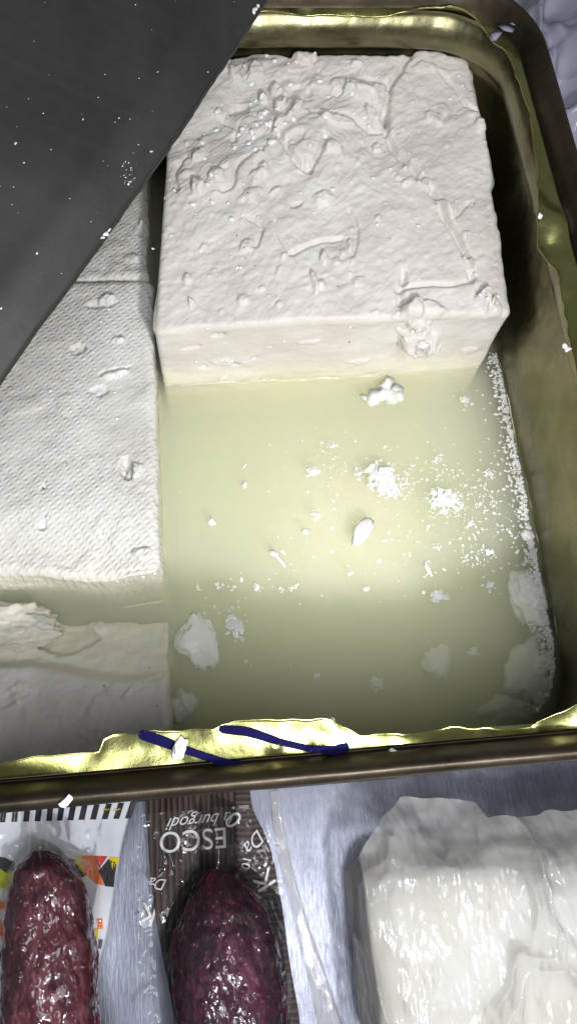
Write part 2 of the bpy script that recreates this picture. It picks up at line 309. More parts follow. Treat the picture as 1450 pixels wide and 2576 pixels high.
def chip(P2, c, rx, ry, ang, h, seed, edge=.25):
    ca, sa = math.cos(ang), math.sin(ang); d = P2-np.array(c); u = (d[:, 0]*ca+d[:, 1]*sa)/rx; v = (-d[:, 0]*sa+d[:, 1]*ca)/ry
    m = (abs(u) < 1.6) & (abs(v) < 1.6); out = np.zeros(len(P2)); 
    if not m.any(): return out
    rr = np.sqrt(u[m]**2+v[m]**2)+.22*vn(np.stack([u[m]*1.7+seed, v[m]*1.7, u[m]*0], 1), seed)+.1*vn(np.stack([u[m]*5+seed, v[m]*5, u[m]*0], 1), seed+1)
    out[m] = h*(1-sstep(1-edge, 1, rr))*(1+.25*vn(np.stack([u[m]*2, v[m]*2+seed, u[m]*0], 1), seed+2)); return out
def block(name, top4, bot4, res, r, disp, m, label, cat='cheese', group=None):
    FL, FR, BR, BL = [np.array(p, float) for p in top4]; fl, fr_, br, bl = [np.array(p, float) for p in bot4]
    dx = np.linalg.norm(FR-FL); dy = np.linalg.norm(BL-FL); dz = FL[2]-fl[2]
    P, nn, F = rbox(dx, dy, dz, int(dx/res), int(dy/res), max(4, int(dz/res)), r)
    u, v, w = P[:, 0:1]/dx, P[:, 1:2]/dy, P[:, 2:3]/dz
    top = (1-u)*(1-v)*FL+u*(1-v)*FR+u*v*BR+(1-u)*v*BL; bot = (1-u)*(1-v)*fl+u*(1-v)*fr_+u*v*br+(1-u)*v*bl
    Q = bot+(top-bot)*w
    Q = disp(Q, nn, u[:, 0], v[:, 0], w[:, 0])
    c = Q.mean(0); root = np.array([c[0], c[1], Q[:, 2].min()]); o = mesh(name, Q-root, F, m); o.location = root
    return tag(o, label, cat, group)
def terr(x, k): y = x*k; f = np.floor(y); return (f+sstep(.41, .59, y-f))/k

def P2(pts, z):
    p = np.array([at(x, y, z)[:2] for x, y in pts])
    for _ in range(3):
        q = [p[0]]
        for a, b in zip(p[:-1], p[1:]): q += [a*.75+b*.25, a*.25+b*.75]
        p = np.array(q+[p[-1]])
    return p
big_top_z = .31
cracks = [  # polyline (photo reading frame), width, depth, lift of one side
    ([(1020, 205), (1000, 250), (965, 282), (955, 320), (960, 365), (985, 405), (1030, 455), (1075, 500), (1110, 545), (1150, 600), (1170, 640), (1190, 690)], .010, .022, .010),
    ([(960, 372), (930, 375), (880, 352), (820, 350), (780, 345)], .008, .014, .010),
    ([(700, 380), (720, 430), (770, 470), (790, 440), (810, 395)], .009, .018, .012),
    ([(650, 425), (600, 455), (582, 500), (560, 505)], .008, .016, .014),
    ([(1190, 700), (1080, 705), (1000, 715)], .007, .010, .006), ([(1015, 680), (1010, 720), (1012, 745)], .010, .012, .008),
    ([(730, 640), (700, 600), (690, 570)], .006, .010, .008), ([(730, 640), (800, 610), (860, 600)], .006, .008, .008),
    ([(760, 200), (800, 210), (830, 190)], .007, .014, .01), ([(735, 155), (770, 180), (790, 215)], .008, .018, .01), ([(560, 350), (610, 370), (590, 400)], .007, .012, .012),
    ([(470, 430), (440, 460), (450, 500)], .007, .012, .01), ([(840, 300), (900, 270), (960, 285)], .008, .016, -.012), ([(1090, 260), (1130, 290), (1150, 320), (1180, 330)], .006, .008, .006),
    ([(1100, 545), (1140, 560), (1170, 530)], .006, .009, .007), ([(880, 540), (900, 600), (885, 640)], .007, .01, .008), ([(620, 560), (660, 575), (640, 620)], .006, .01, .008)]
chips_ = [  # x, y, rx, ry, angle, height
    (890, 300, .085, .030, -.45, .030), (925, 345, .05, .022, -.9, .026), (640, 265, .045, .03, .3, .02), (590, 270, .03, .03, 0, .022), (470, 350, .045, .02, .6, .024), (560, 255, .05, .03, .7, .018),
    (690, 300, .035, .03, 0, .028), (700, 325, .03, .022, .5, .028), (660, 310, .022, .02, 0, .024), (735, 345, .055, .022, .9, .024), (700, 370, .05, .02, .9, .02), (505, 430, .04, .018, .5, .02), (500, 500, .028, .03, 0, .026),
    (545, 475, .03, .03, 0, .016), (1060, 490, .04, .022, -.8, .022), (1110, 540, .07, .018, -1.0, .018), (1180, 660, .045, .02, -1.1, .024), (1230, 735, .05, .045, 0, .030), (1255, 760, .03, .04, 0, .02), (815, 650, .02, .03, 0, .016),
    (480, 745, .014, .018, 0, .018), (735, 130, .05, .055, 0, .035), (860, 185, .022, .028, .2, .02), (845, 160, .07, .03, 0, .012), (1075, 115, .045, .045, 0, .05), (1040, 120, .08, .03, 0, .014), (1110, 130, .04, .04, 0, .02),
    (830, 420, .04, .03, 0, .014), (940, 410, .022, .02, 0, .014), (1080, 350, .045, .03, -.5, .012), (1040, 250, .05, .03, .3, .008), (885, 248, .028, .008, .1, .016), (660, 462, .02, .008, 0, .014), (790, 700, .012, .06, .1, .014),
    (470, 690, .02, .02, 0, .012), (760, 230, .05, .04, 0, .018), (840, 365, .09, .02, -.1, .016), (620, 620, .03, .03, 0, .01), (690, 505, .03, .012, .6, .010), (880, 620, .012, .03, 0, .010), (1130, 200, .06, .05, 0, .008),
    (1060, 770, .10, .05, .1, .018), (1040, 760, .05, .03, 0, .02), (905, 700, .03, .03, 0, .006)]
pits = [(745, 535, .03, .010, .4, -.03), (770, 455, .02, .035, 0, -.03), (955, 340, .012, .04, .1, -.04), (750, 300, .06, .05, 0, -.014), (740, 400, .05, .03, .5, -.014), (1020, 690, .014, .03, 0, -.014), (600, 330, .05, .03, 0, -.014)]
front_f = [  # on the front face: x, y, rx, rz, angle, depth
    (1050, 845, .085, .040, -.2, .036), (1020, 850, .035, .022, .6, .030), (1085, 850, .03, .035, -.8, .03), (1050, 815, .05, .02, 0, .022), (1075, 875, .06, .02, .3, .02), (1047, 848, .010, .03, -.7, -.035),
    (550, 845, .035, .012, .2, -.016), (583, 908, .035, .010, 0, -.05), (560, 900, .05, .018, 0, .012), (640, 895, .02, .008, .3, -.02), (680, 870, .01, .006, 0, -.02), (900, 900, .05, .012, .1, .01), (560, 935, .03, .012, .3, .008), (780, 860, .06, .012, 0, .006), (1180, 880, .04, .02, .4, .008),
    (510, 915, .02, .01, 0, -.012), (480, 870, .05, .01, 0, -.008), (930, 930, .04, .01, .2, -.008)]
def disp_big(Q, nn, u, v, w):
    # irregular rear edge and sides
    A = Q.copy(); A[:, 1] += .022*sstep(.75, 1, v)*vn(np.stack([Q[:, 0]*9, Q[:, 0]*0, Q[:, 2]*4], 1), 21)+.006*sstep(.8, 1, v)*vn(np.stack([Q[:, 0]*26, Q[:, 0]*0, Q[:, 2]*4], 1), 22)
    A[:, 0] += .012*sstep(.9, 1, u)*vn(np.stack([Q[:, 1]*8, Q[:, 1]*0, Q[:, 2]*5], 1), 23)+.003*sstep(.9, 1, u)*vn(np.stack([Q[:, 1]*30, Q[:, 1]*0, Q[:, 2]*9], 1), 26)
    T = np.clip(nn[:, 2], 0, 1)**2; Fm = np.clip(-nn[:, 1], 0, 1)**2; d = np.zeros(len(A)); XY = A[:, :2]
    rot = np.array([[math.cos(.55), math.sin(.55)], [-math.sin(.55), math.cos(.55)]]); R_ = XY@rot.T
    sel = T > .05; h = np.zeros(sel.sum()); q = XY[sel]; r = R_[sel]; z0 = q[:, 0]*0
    far = sstep(.1, .9, v[sel]); ef = 1-.85*sstep(.93, .985, v[sel]); amp = (.25+.55*far)*(1-.45*sstep(.55, .9, u[sel]))
    h += .010*vn(np.stack([q[:, 0]*3, q[:, 1]*3, z0], 1), 1)
    h += .023*amp*ef*(terr(fbm(np.stack([r[:, 0]*3.2, r[:, 1]*6.5, z0], 1), 5, 3), 5))
    h += .009*amp*ef*(terr(fbm(np.stack([r[:, 0]*9, r[:, 1]*17, z0], 1), 9, 3), 4))
    h += .0018*fbm(np.stack([r[:, 0]*38, r[:, 1]*60, z0], 1), 15, 3)
    for pl, w_, dep, lift in cracks:
        dd, sd, _ = poly_dist(q+.006*np.stack([vn(np.stack([q[:, 0]*16, q[:, 1]*16, z0], 1), 31), vn(np.stack([q[:, 0]*16, q[:, 1]*16, z0+5], 1), 32)], 1), P2(pl, .33))
        h += -1.1*dep*np.exp(-(dd/w_)**2)+.55*lift*(sd > 0)*np.exp(-dd/.045)*sstep(0, .008, dd)
    for i_, (x, y, rx, ry, an, hh) in enumerate(chips_+pits): h += chip(q, at(x, y, .33)[:2], rx*.8, ry*.8, an, hh, 40+i_, .38)
    rr = np.random.RandomState(5)
    for i_ in range(170):                                    # small crumbs pressed into the surface, thicker towards the rear left
        x = rr.uniform(-.17, 1.0); y = 1.38+1.0*rr.rand()**.75; s_ = rr.uniform(.004, .014)*(1 if rr.rand() < .85 else 2)
        h += chip(q, (x, y), s_*rr.uniform(1, 2), s_, rr.uniform(.2, 1.2), rr.uniform(.25, .6)*s_, 100+i_, .8)*ef
    d[sel] += h*T[sel]
    sel = Fm > .05; XZ = A[sel][:, [0, 2]]; z0 = XZ[:, 0]*0; h = .005*fbm(np.stack([XZ[:, 0]*4, XZ[:, 1]*8, z0], 1), 2, 4)+.003*terr(fbm(np.stack([XZ[:, 0]*9, XZ[:, 1]*14, z0], 1), 7, 3), 5)
    for i_, (x, y, rx, ry, an, hh) in enumerate(front_f): p = at_y(x, y, 1.36); h += chip(XZ, (p[0], p[2]), rx*.8, ry, an, hh, 70+i_, .35)
    d[sel] += h*Fm[sel]
    oth = (T < .05) & (Fm < .05); d[oth] += .006*fbm(A[oth]*7, 3, 3)
    return A+nn*d[:, None]
FLt, FRt = at(386, 832, .28), at(1296, 790, .28); BRt = at(1180, 112, .46); BLt = at(436, 132, .46)
BRt[1] = min(BRt[1], 2.30); BLt[1] = min(BLt[1], 2.30)
lo = -.5
def down(p, q, z): p, q = np.array(p), np.array(q); t = (z-p[2])/(q[2]-p[2]); return p+(q-p)*t
fl_ = down(FLt, at(409, 967, 0), lo); fr2 = at(1185, 937, 0); fr2 = np.array([FRt[0]-.06, fr2[1], 0]); fr_ = fr2.copy(); fr_[2] = lo
block('cheese_block', [FLt, FRt, BRt, BLt], [fl_, fr_, (BRt[0]-.04, BRt[1], lo), (BLt[0], BLt[1], lo)], .0034, .022, disp_big, M_cheese,
      'big crumbly white cheese block standing highest out of the brine, cracked across its top', 'cheese')
def disp_gen(seed, rough, feats, z, warp=None, flake=1.):
    def f(Q, nn, u, v, w):
        A = Q.copy()
        if warp: A = warp(A, u, v, w)
        T = np.clip(nn[:, 2], 0, 1); z0 = A[:, 0]*0
        h = rough*(.010*vn(A*3, seed)+.007*fbm(A*9, seed+2, 4)+.0018*fbm(A*60, seed+5, 3))
        h += flake*.009*sstep(.35, .8, fbm(np.stack([A[:, 0]*9, A[:, 1]*9, A[:, 2]*9], 1), seed+9, 3))*T
        for i_, (x, y, rx, ry, an, hh) in enumerate(feats): h += T*chip(A[:, :2], at(x, y, z)[:2], rx, ry, an, hh, seed+20+i_, .35)
        return A+nn*h[:, None]
    return f
# left middle block with the cloth print
def w_mid(A, u, v, w):
    A = A.copy(); ff = sstep(.25, 0, v); A[:, 2] -= .03*ff*np.clip(w, 0, 1)*(1+.5*vn(np.stack([A[:, 0]*5, A[:, 0]*0, A[:, 0]*0], 1), 3)); A[:, 1] += ff*.02*vn(np.stack([A[:, 0]*4, A[:, 0]*0, A[:, 2]*6], 1), 6)+ff*np.interp(A[:, 0], [-1.2, -.75, -.55, -.35, -.2], [.14, .085, .05, .0, 0]); return A
a, b, c, d = at(408, 1470, .10), at(-420, 1445, .10), None, None
block('cheese_block', [(-1.19, .60, .12), (-.190, .645, .12), (-.190, 1.665, .13), (-1.19, 1.66, .13)], [(-1.19, .57, lo), (-.182, .60, lo), (-.190, 1.665, lo), (-1.19, 1.66, lo)], .0045, .028,
      disp_gen(50, .6, [(270, 760, .035, .012, .2, .022), (260, 770, .05, .02, .1, -.012), (290, 945, .05, .012, .25, .014), (285, 935, .05, .008, .25, -.016), (318, 1178, .022, .04, .2, -.03), (338, 1185, .03, .025, .4, .014), (355, 1385, .035, .02, 0, .012), (105, 1320, .014, .014, 0, -.016), (110, 1225, .01, .01, 0, -.012), (200, 880, .03, .02, .4, -.012),
                        (300, 860, .02, .014, 0, .012), (250, 985, .03, .02, 0, -.01), (330, 1440, .09, .014, .05, .014), (250, 1460, .07, .012, .1, .010)], .12, w_mid, .5), M_weave,
      'wide pale cheese block with a fine cloth imprint, left of the yellow brine pool', 'cheese')
block('cheese_block', [(-1.19, 1.672, .125), (-.205, 1.675, .125), (-.195, 2.285, .12), (-1.19, 2.285, .12)], [(-1.19, 1.672, lo), (-.20, 1.675, lo), (-.19, 2.285, lo), (-1.19, 2.285, lo)], .0055, .018,
      disp_gen(80, 1, [(370, 580, .035, .03, .6, -.03), (365, 575, .02, .03, .6, .02), (330, 650, .03, .02, 0, .01)], .12, None, .6), M_weave,
      'cheese block with cloth imprint half hidden under the dark metal sheet, behind the seam', 'cheese')
# low block at the lower left: its far part dips under the brine
def w_low(A, u, v, w):
    A = A.copy(); x = A[:, 0]; y = A[:, 1]; ridge = np.interp(x, [-1.2, -.55, -.42, -.30, -.17], [.47, .44, .405, .375, .385])   # where the top comes out of the brine
    k_ = (ridge-y); up = .014+np.where(k_ > 0, .075*sstep(-.005, .045, k_)+.05*sstep(0, .30, k_), .24*k_)
    up = up-.05*sstep(-.30, -.17, x)*sstep(0, .1, k_)*0
    top = np.clip(w, 0, 1)**6
    A[:, 2] += top*up; return A
block('cheese_block', [(-1.19, .10, .0), (-.176, .10, .0), (-.178, .535, .0), (-1.19, .55, .0)], [(-1.19, .10, lo), (-.176, .10, lo), (-.178, .535, lo), (-1.19, .55, lo)], .0045, .016,
      disp_gen(110, 1.2, [(350, 1740, .05, .014, .5, .014), (380, 1720, .06, .012, .5, -.016), (60, 1745, .03, .03, 0, .010), (45, 1760, .05, .02, .5, -.010), (300, 1790, .10, .08, .6, .010), (150, 1600, .10, .05, 0, -.03), (230, 1570, .03, .02, 0, .01)], .05, w_low, .3), M_cheese,
      'low smooth cheese block at the lower left, sloping down into the brine', 'cheese')
# the pale lump of broken cheese lying on it
def lump(name, loc, size, seed, m, sub=4, rough=.25, squash=1., label=None, cat=None, group=None, rotz=0, terrace=0, kind=None):
    bm = bmesh.new(); bmesh.ops.create_icosphere(bm, subdivisions=sub, radius=1); V = np.array([v.co[:] for v in bm.verts]); F = np.array([[v.index for v in f.verts] for f in bm.faces]); bm.free()
    n1 = fbm(V*1.4+seed*3.7, seed, 4); 
    if terrace: n1 = terr(n1, terrace)
    V2 = V*(1+rough*n1)[:, None]*(1+.10*fbm(V*6+seed, seed+3, 2))[:, None]; V2 = V2*np.array(size)
    ca, sa = math.cos(rotz), math.sin(rotz); V2 = V2@np.array([[ca, sa, 0], [-sa, ca, 0], [0, 0, 1]])
    o = mesh(name, V2, F, m); o.location = loc; return tag(o, label, cat, group, kind)
p = at(35, 1580, .06); lump('cheese_lump', (p[0]-.02, p[1]+.01, .02), (.125, .066, .055), 4, M_cheese, 5, .22, label='rough lump of broken cheese lying on the low block at the left edge', cat='cheese lump')
# lower layer of cheese seen through the brine
def w_deep(A, u, v, w):
    A = A.copy(); cu = sstep(0, .42, np.minimum(u, 1-u)); cv = sstep(.02, .50, v)*sstep(1, .62, v); A[:, 2] -= .16*(1-cu*cv)*np.clip(w, 0, 1); return A
block('cheese_block', [(-.16, .09, -.085), (.965, .09, -.085), (.965, 1.52, -.085), (-.16, 1.52, -.085)], [(-.16, .09, -.6), (.965, .09, -.6), (.965, 1.52, -.6), (-.16, 1.52, -.6)], .012, .03,
      disp_gen(140, .8, [], 0, w_deep), M_cheese, 'submerged cheese layer glowing pale through the brine in the middle of the tin', 'cheese')

# ------------------------------------------------------------------ curds in the brine
def flake_verts(cx, cy, z, r, rr, aspect=1.6, th=.25):
    n = rr.randint(5, 9); a0 = rr.rand()*6.28; ang = np.sort(rr.rand(n)*.7+np.arange(n))*6.2832/n; rad = r*rr.uniform(.55, 1.1, n); x = rad*np.cos(ang)*aspect; y = rad*np.sin(ang)
    ca, sa = math.cos(a0), math.sin(a0); X_ = cx+x*ca-y*sa; Y_ = cy+x*sa+y*ca; t = r*th; tilt = rr.uniform(-.25, .25, 2)
    zt = z+t*.5+tilt[0]*x+rr.uniform(-.15, .15, n)*t; V = [(X_[i], Y_[i], zt[i]) for i in range(n)]+[(cx+(X_[i]-cx)*.8, cy+(Y_[i]-cy)*.8, zt[i]-t*1.6) for i in range(n)]+[(cx, cy, z+t*1.1)]
    F = [(i, (i+1) % n, 2*n) for i in range(n)]+[(i+n, (i+1) % n+n, (i+1) % n, i) for i in range(n)]+[tuple(range(2*n-1, n-1, -1))]; return V, F
def flakes(name, items, label=None, cat=None, group=None, kind=None, seed=1, m=None, parent=None, th=.25, smooth=False):
    """items: (x, y, z, r) in world units"""
    rr = np.random.RandomState(seed); V, F = [], []
    for (x, y, z, r) in items:
        v, f = flake_verts(x, y, z, r, rr, rr.uniform(1, 1.9), th); o = len(V); V += v; F += [tuple(i+o for i in q) for q in f]
    V = np.array(V); c = np.array([V[:, 0].mean(), V[:, 1].mean(), V[:, 2].min()]); o = mesh(name, V-c, F, m or M_curd, smooth=smooth); o.location = c
    if parent: o.location = c-np.array(parent.location); o.parent = parent
    return tag(o, label, cat, group, kind)
def cluster(px, py, rx, ry, n, rmin, rmax, z=.002, seed=1, ang=0, zspread=.006):
    c = at(px, py, z); rr = np.random.RandomState(seed); out = []
    for i in range(n):
        t = rr.rand()*6.28; q = rr.rand()**.7; x = rx*q*math.cos(t); y = ry*q*math.sin(t); ca, sa = math.cos(ang), math.sin(ang)
        s_ = (rmax-(rmax-rmin)*q)*rr.uniform(.6, 1.1); out.append((c[0]+x*ca-y*sa, c[1]+x*sa+y*ca, z+rr.uniform(-zspread, zspread)+(1-q)*rmax*.25, s_))
    return out
G = 'curd flakes floating on the brine'
cl = [((962, 1205), .055, .075, 80, .005, .026, .5, 'largest crumbly white curd cluster in the middle of the brine'),
      ((1118, 1258), .062, .042, 70, .005, .023, -.3, 'second largest curd cluster, lower right of the largest one'),
      ((785, 1186), .028, .022, 34, .003, .013, 0, 'small speckled curd cluster left of the largest cluster'),
      ((836, 1120), .02, .016, 13, .003, .009, 0, 'small curd cluster nearest the big block above the others'),
      ((590, 1575), .035, .045, 20, .004, .016, .6, 'thin curd flakes beside the pinkish submerged lump'),
      ((1100, 1500), .035, .02, 9, .006, .022, -.5, 'dull curd flakes shaped like a small arch at the lower right'),
      ((900, 1190), .02, .025, 14, .003, .008, 0, 'loose curd bits touching the left side of the largest cluster'),
      ((1095, 1155), .022, .012, 12, .003, .008, 0, 'speckled curd patch between the two big clusters and the big block'),
      ((1180, 1320), .022, .022, 14, .003, .008, 0, 'speckled curd patch just below the second largest cluster'),
      ((1230, 1190), .025, .02, 14, .003, .008, 0, 'speckled curd patch near the foam line, upper one'),
      ((1230, 1390), .02, .018, 9, .004, .010, 0, 'speckled curd patch near the foam line, lower one'),
      ((1225, 1475), .022, .018, 9, .004, .012, 0, 'pale curd patch beside the large submerged lump at right'),
      ((1100, 1375), .013, .012, 6, .004, .009, 0, 'small curd pair right of the centre chunk'),
      ((795, 1298), .014, .012, 6, .004, .010, 0, 'little jagged curd piece left of the centre chunk'),
      ((500, 1478), .008, .013, 5, .003, .007, 0, 'leftmost little curd of the row at mid brine'),
      ((548, 1476), .008, .011, 5, .003, .007, 0, 'second little curd from the left in the row'),
      ((583, 1478), .014, .010, 6, .003, .008, 0, 'third little curd from the left in the row'),
      ((645, 1478), .017, .012, 8, .003, .009, 0, 'fourth curd from the left in the row, the widest'),
      ((706, 1484), .009, .010, 5, .003, .007, 0, 'fifth little curd from the left in the row'),
      ((738, 1476), .014, .008, 6, .003, .007, 0, 'rightmost little curd of the row at mid brine'),
      ((880, 1442), .012, .010, 5, .003, .008, 0, 'small curd below the centre chunk'),
      ((920, 1480), .012, .012, 6, .003, .008, 0, 'small broken curd right of the row'),
      ((1168, 1005), .022, .018, 12, .003, .009, -.6, 'curd streak just below the right corner of the big block'),
      ((660, 1832), .026, .006, 12, .003, .008, 0, None)]
for i, ((px, py), rx, ry, n_, a_, b_, an, lab) in enumerate(cl):
    if lab: flakes('curd_cluster', cluster(px, py, rx, ry, n_, a_, b_, -.003 if i > 1 else -.001, 11+i, an), lab, 'curd', G, seed=30+i)
singles = [((912, 1338), (.048, .022, .010), .9, 'smooth white cheese chunk floating in the centre of the brine'), ((688, 1392), (.017, .011, .006), -.5, 'small rounded curd above the slanting sliver'), ((706, 1410), (.024, .007, .005), -1.0, 'slanting curd sliver left of the centre chunk'),
           ((768, 1336), (.014, .009, .005), .3, 'tiny triangular curd left of the centre chunk'), ((1074, 1428), (.007, .019, .004), .3, 'little curved curd sliver right of centre'), ((615, 1172), (.011, .004, .003), .9, 'oblong curd speck in the upper left brine'), ((614, 1220), (.009, .013, .005), .0, 'ragged curd speck in the upper left brine'),
           ((533, 1313), (.012, .011, .004), .0, 'lone round curd near the wide pale block'), ((1326, 1345), (.022, .020, .010), 0, 'bright curd knot sitting on the foam line at right'), ((833, 1811), (.012, .010, .010), 0, None)]
for i, ((px, py), sz, an, lab) in enumerate(singles):
    if lab: p = at(px, py, 0); lump('curd_chunk', (p[0], p[1], .001), sz, 60+i, M_curd, 3, .4, label=lab, cat='curd', group=G, rotz=an)
p = at(972, 985, 0); flakes('curd_flake', [(p[0]-.045, p[1]-.012, -.006, .030), (p[0]-.01, p[1], -.006, .038), (p[0]+.025, p[1]+.004, -.008, .038), (p[0]+.0, p[1]+.028, -.004, .03), (p[0]+.045, p[1]-.008, -.008, .022), (p[0]-.07, p[1]-.018, -.008, .016), (p[0]+.01, p[1]+.045, .0, .014)],
    'large pale cheese flake floating against the foot of the big block', 'curd', G, seed=4, smooth=True, th=.13)
sub = [((498, 1612), (.055, .078, .016), -.032, .1, 'pinkish cheese chunk sunk just under the brine near the low block'), ((1325, 1510), (.050, .105, .030), -.040, .1, 'long pale cheese chunk sunk beside the right tin wall'),
       ((1330, 1700), (.055, .10, .03), -.055, -.5, 'cloudy sunken cheese mass curving along the right corner of the tin'), ((1270, 1790), (.075, .04, .03), -.07, .2, 'cloudy sunken cheese mass against the front tin wall'), ((462, 1775), (.028, .045, .03), -.04, 0, 'sunken cheese bit touching the low block'),
       ((1105, 1665), (.040, .045, .02), -.085, 0, 'faint sunken cheese cloud in the lower right brine'), ((945, 1722), (.025, .02, .015), -.07, 0, 'faint small sunken crumb in the lower brine'), ((1190, 1640), (.016, .014, .01), -.05, 0, 'faint small sunken crumb beside the cloudy one'), ((795, 1700), (.010, .010, .008), -.03, 0, 'tiny sunken crumb in the lower brine')]
for i, ((px, py), sz, z, an, lab) in enumerate(sub):
    p = at(px, py, z); lump('sunken_curd', (p[0], p[1], z), sz, 80+i, M_curd, 4, .45, label=lab, cat='curd', group='cheese pieces sunk in the brine', rotz=an)
# countless specks and the foam along the right wall
rr = np.random.RandomState(3); it = []
for i in range(900):
    px = rr.uniform(430, 1300); py = rr.uniform(1060, 1800)
    dens = math.exp(-((px-1080)/260)**2-((py-1290)/170)**2)+.25*math.exp(-((px-700)/260)**2-((py-1450)/90)**2)+.05
    if rr.rand() > dens*1.1: continue
    p = at(px, py, 0); it.append((p[0], p[1], rr.uniform(-.004, .0006) if py < 1520 else -.01-.05*rr.rand(), rr.choice([.002, .003, .004, .0065], p=[.4, .3, .2, .1])))
for cx_, cy_, n_, s1, s2 in ((1010, 1215, 90, .07, .07), (1130, 1270, 90, .07, .05), (1220, 1250, 100, .06, .09), (1200, 1400, 50, .06, .06), (1100, 1170, 40, .07, .04), (840, 1150, 25, .05, .05), (590, 1560, 22, .05, .06), (1170, 1010, 18, .03, .04)):
    c = at(cx_, cy_, 0)
    for i in range(n_): it.append((c[0]+rr.normal()*s1*.6, c[1]+rr.normal()*s2*.6, rr.uniform(-.004, .0006), rr.uniform(.0016, .0045)))
flakes('curd_specks', it, 'countless fine white curd specks scattered over the brine', 'curd specks', kind='stuff', seed=8)
it = []
edge = [(1246, 885), (1262, 960), (1275, 1040), (1292, 1130), (1308, 1200), (1322, 1290), (1338, 1370), (1352, 1450), (1368, 1530), (1385, 1600), (1392, 1680), (1380, 1740), (1350, 1790)]
for i in range(1500):
    t = rr.rand()**.9*(len(edge)-1); j = int(t); f = t-j; px = edge[j][0]*(1-f)+edge[min(j+1, 12)][0]*f; py = edge[j][1]*(1-f)+edge[min(j+1, 12)][1]*f
    px -= abs(rr.normal())*(9 if rr.rand() < .72 else 26); p = at(px, py, 0); it.append((min(p[0]+.004, .986), p[1], rr.uniform(-.004, .004) if py < 1500 else rr.uniform(-.02, .001), rr.uniform(.002, .0062)))
flakes('curd_foam', it, 'white curd foam line along the right tin wall at the brine level', 'curd foam', kind='stuff', seed=9)
# thin bright scum ridge on the wall line
# ------------------------------------------------------------------ crumbs elsewhere
def crumb(px, py, z, sz, lab, an=0, seed=0, name='cheese_crumb', m=None):
    p = at(px, py, z); lump(name, (p[0], p[1], z), sz, 200+seed, m or M_curd, 3, .45, label=lab, cat='crumb', group='cheese crumbs stuck on the tin', rotz=an)
crumb(452, 1886, .626, (.012, .022, .008), 'wet grey cheese crumb lying across the left marker line', -.4, 1)
flakes('cheese_crumb', [(*at(640+q*9, 1837, .62)[:2], .618, .008) for q in range(5)], 'bright flat cheese crumb on the cut tin edge above the marker lines', 'crumb', 'cheese crumbs stuck on the tin', seed=17)
crumb(833, 1812, .615, (.007, .007, .007), 'small round crumb perched on the wavy cut edge in the middle', 0, 2)
flakes('cheese_crumb', [(*at(990, 1890, .62)[:2], .618, .009), (*at(996, 1908, .62)[:2], .62, .010), (*at(1004, 1918, .62)[:2], .622, .008)], 'hooked white crumb on the gold strip right of the marker lines', 'crumb', 'cheese crumbs stuck on the tin', seed=18, smooth=True)
flakes('cheese_crumb', [(*at(160, 2022, .675)[:2], .676, .008), (*at(172, 2012, .675)[:2], .678, .010)], 'thin white crumb on the front rim near the left edge', 'crumb', 'cheese crumbs stuck on the tin', seed=19)
flakes('cheese_crumb', [(*at(855, 18, .56)[:2], .60, .03), (*at(885, 5, .56)[:2], .61, .03), (*at(840, 30, .56)[:2], .59, .015)], 'torn white cheese scrap on the far wall of the tin', 'crumb', 'cheese crumbs stuck on the tin', seed=20, smooth=True)
flakes('cheese_crumb', [(*at(1423, 880, .62)[:2], .622, .014), (*at(1418, 872, .62)[:2], .622, .010)], 'bright white crumb on the ragged right cut edge, lower one', 'crumb', 'cheese crumbs stuck on the tin', seed=21)
flakes('cheese_crumb', [(*at(1355, 548, .63)[:2], .634, .010)], 'bright white crumb on the ragged right cut edge, upper one', 'crumb', 'cheese crumbs stuck on the tin', seed=22)
flakes('lacquer_scrap', [(*at(1270, 76, .62)[:2], .63, .030), (*at(1245, 90, .62)[:2], .625, .022), (*at(1290, 72, .62)[:2], .638, .015)], 'translucent torn scrap curling off the far right corner of the tin', 'scrap', seed=23, m=M_grey, smooth=True, th=.08)
for q in ((700, 178), (708, 172)): pass
def stick(px, py, qx, qy, z, w, lab):
    a, b = at(px, py, z), at(qx, qy, z); D = b-a; Nn = np.array([-D[1], D[0], 0]); Nn = Nn/np.linalg.norm(Nn)*w; V = [a-Nn, a+Nn, b+Nn*.5, b-Nn*.5]; V = np.array(V+[v+np.array([0, 0, w*1.2]) for v in V]); c = V.mean(0)
    o = mesh('straw_bit', V-c, [(0, 1, 2, 3), (7, 6, 5, 4), (0, 4, 5, 1), (1, 5, 6, 2), (2, 6, 7, 3), (3, 7, 4, 0)], M_black, smooth=False); o.location = c; tag(o, lab, 'straw bit')
stick(697, 183, 722, 176, .445, .0018, 'longer dark straw bit on the far left corner of the big block')
stick(699, 168, 704, 181, .447, .0015, 'shorter dark straw bit crossing the longer one on the big block')

# ------------------------------------------------------------------ dark metal sheet at the upper left
edge = [(-560, 1810), (-260, 1345), (0, 958), (200, 684), (415, 393), (500, 265), (590, 128), (668, 0), (800, -230), (980, -560)]
E3 = []
for i, (x, y) in enumerate(edge): z = np.interp(y, [-560, 1810], [1.06, .66]); E3.append(at(x, y, z))
E3 = np.array(E3); t = np.linspace(0, len(E3)-1, 300); E3 = np.stack([np.interp(t, np.arange(len(E3)), E3[:, c]) for c in range(3)], 1)
for _ in range(500): E3[1:-1] = (E3[:-2]+2*E3[1:-1]+E3[2:])/4
E3[:, :2] += (.0035*vn(np.stack([t*9, t*0, t*0], 1), 3))[:, None]
out = np.array([-.86, .30, .0]); prof = [(0, 0), (.004, .006), (.02, .017), (.05, .038), (.09, .055), (.14, .066), (.20, .082), (.3, .108), (.6, .19), (1.0, .27), (1.5, .34)]
prof = np.array(smoothprof(prof, 4)); V = np.stack([E3+out*a_+np.array([0, 0, b_]) for a_, b_ in prof], 1); V[..., 2] += .006*fbm(V*2.5, 5, 2)
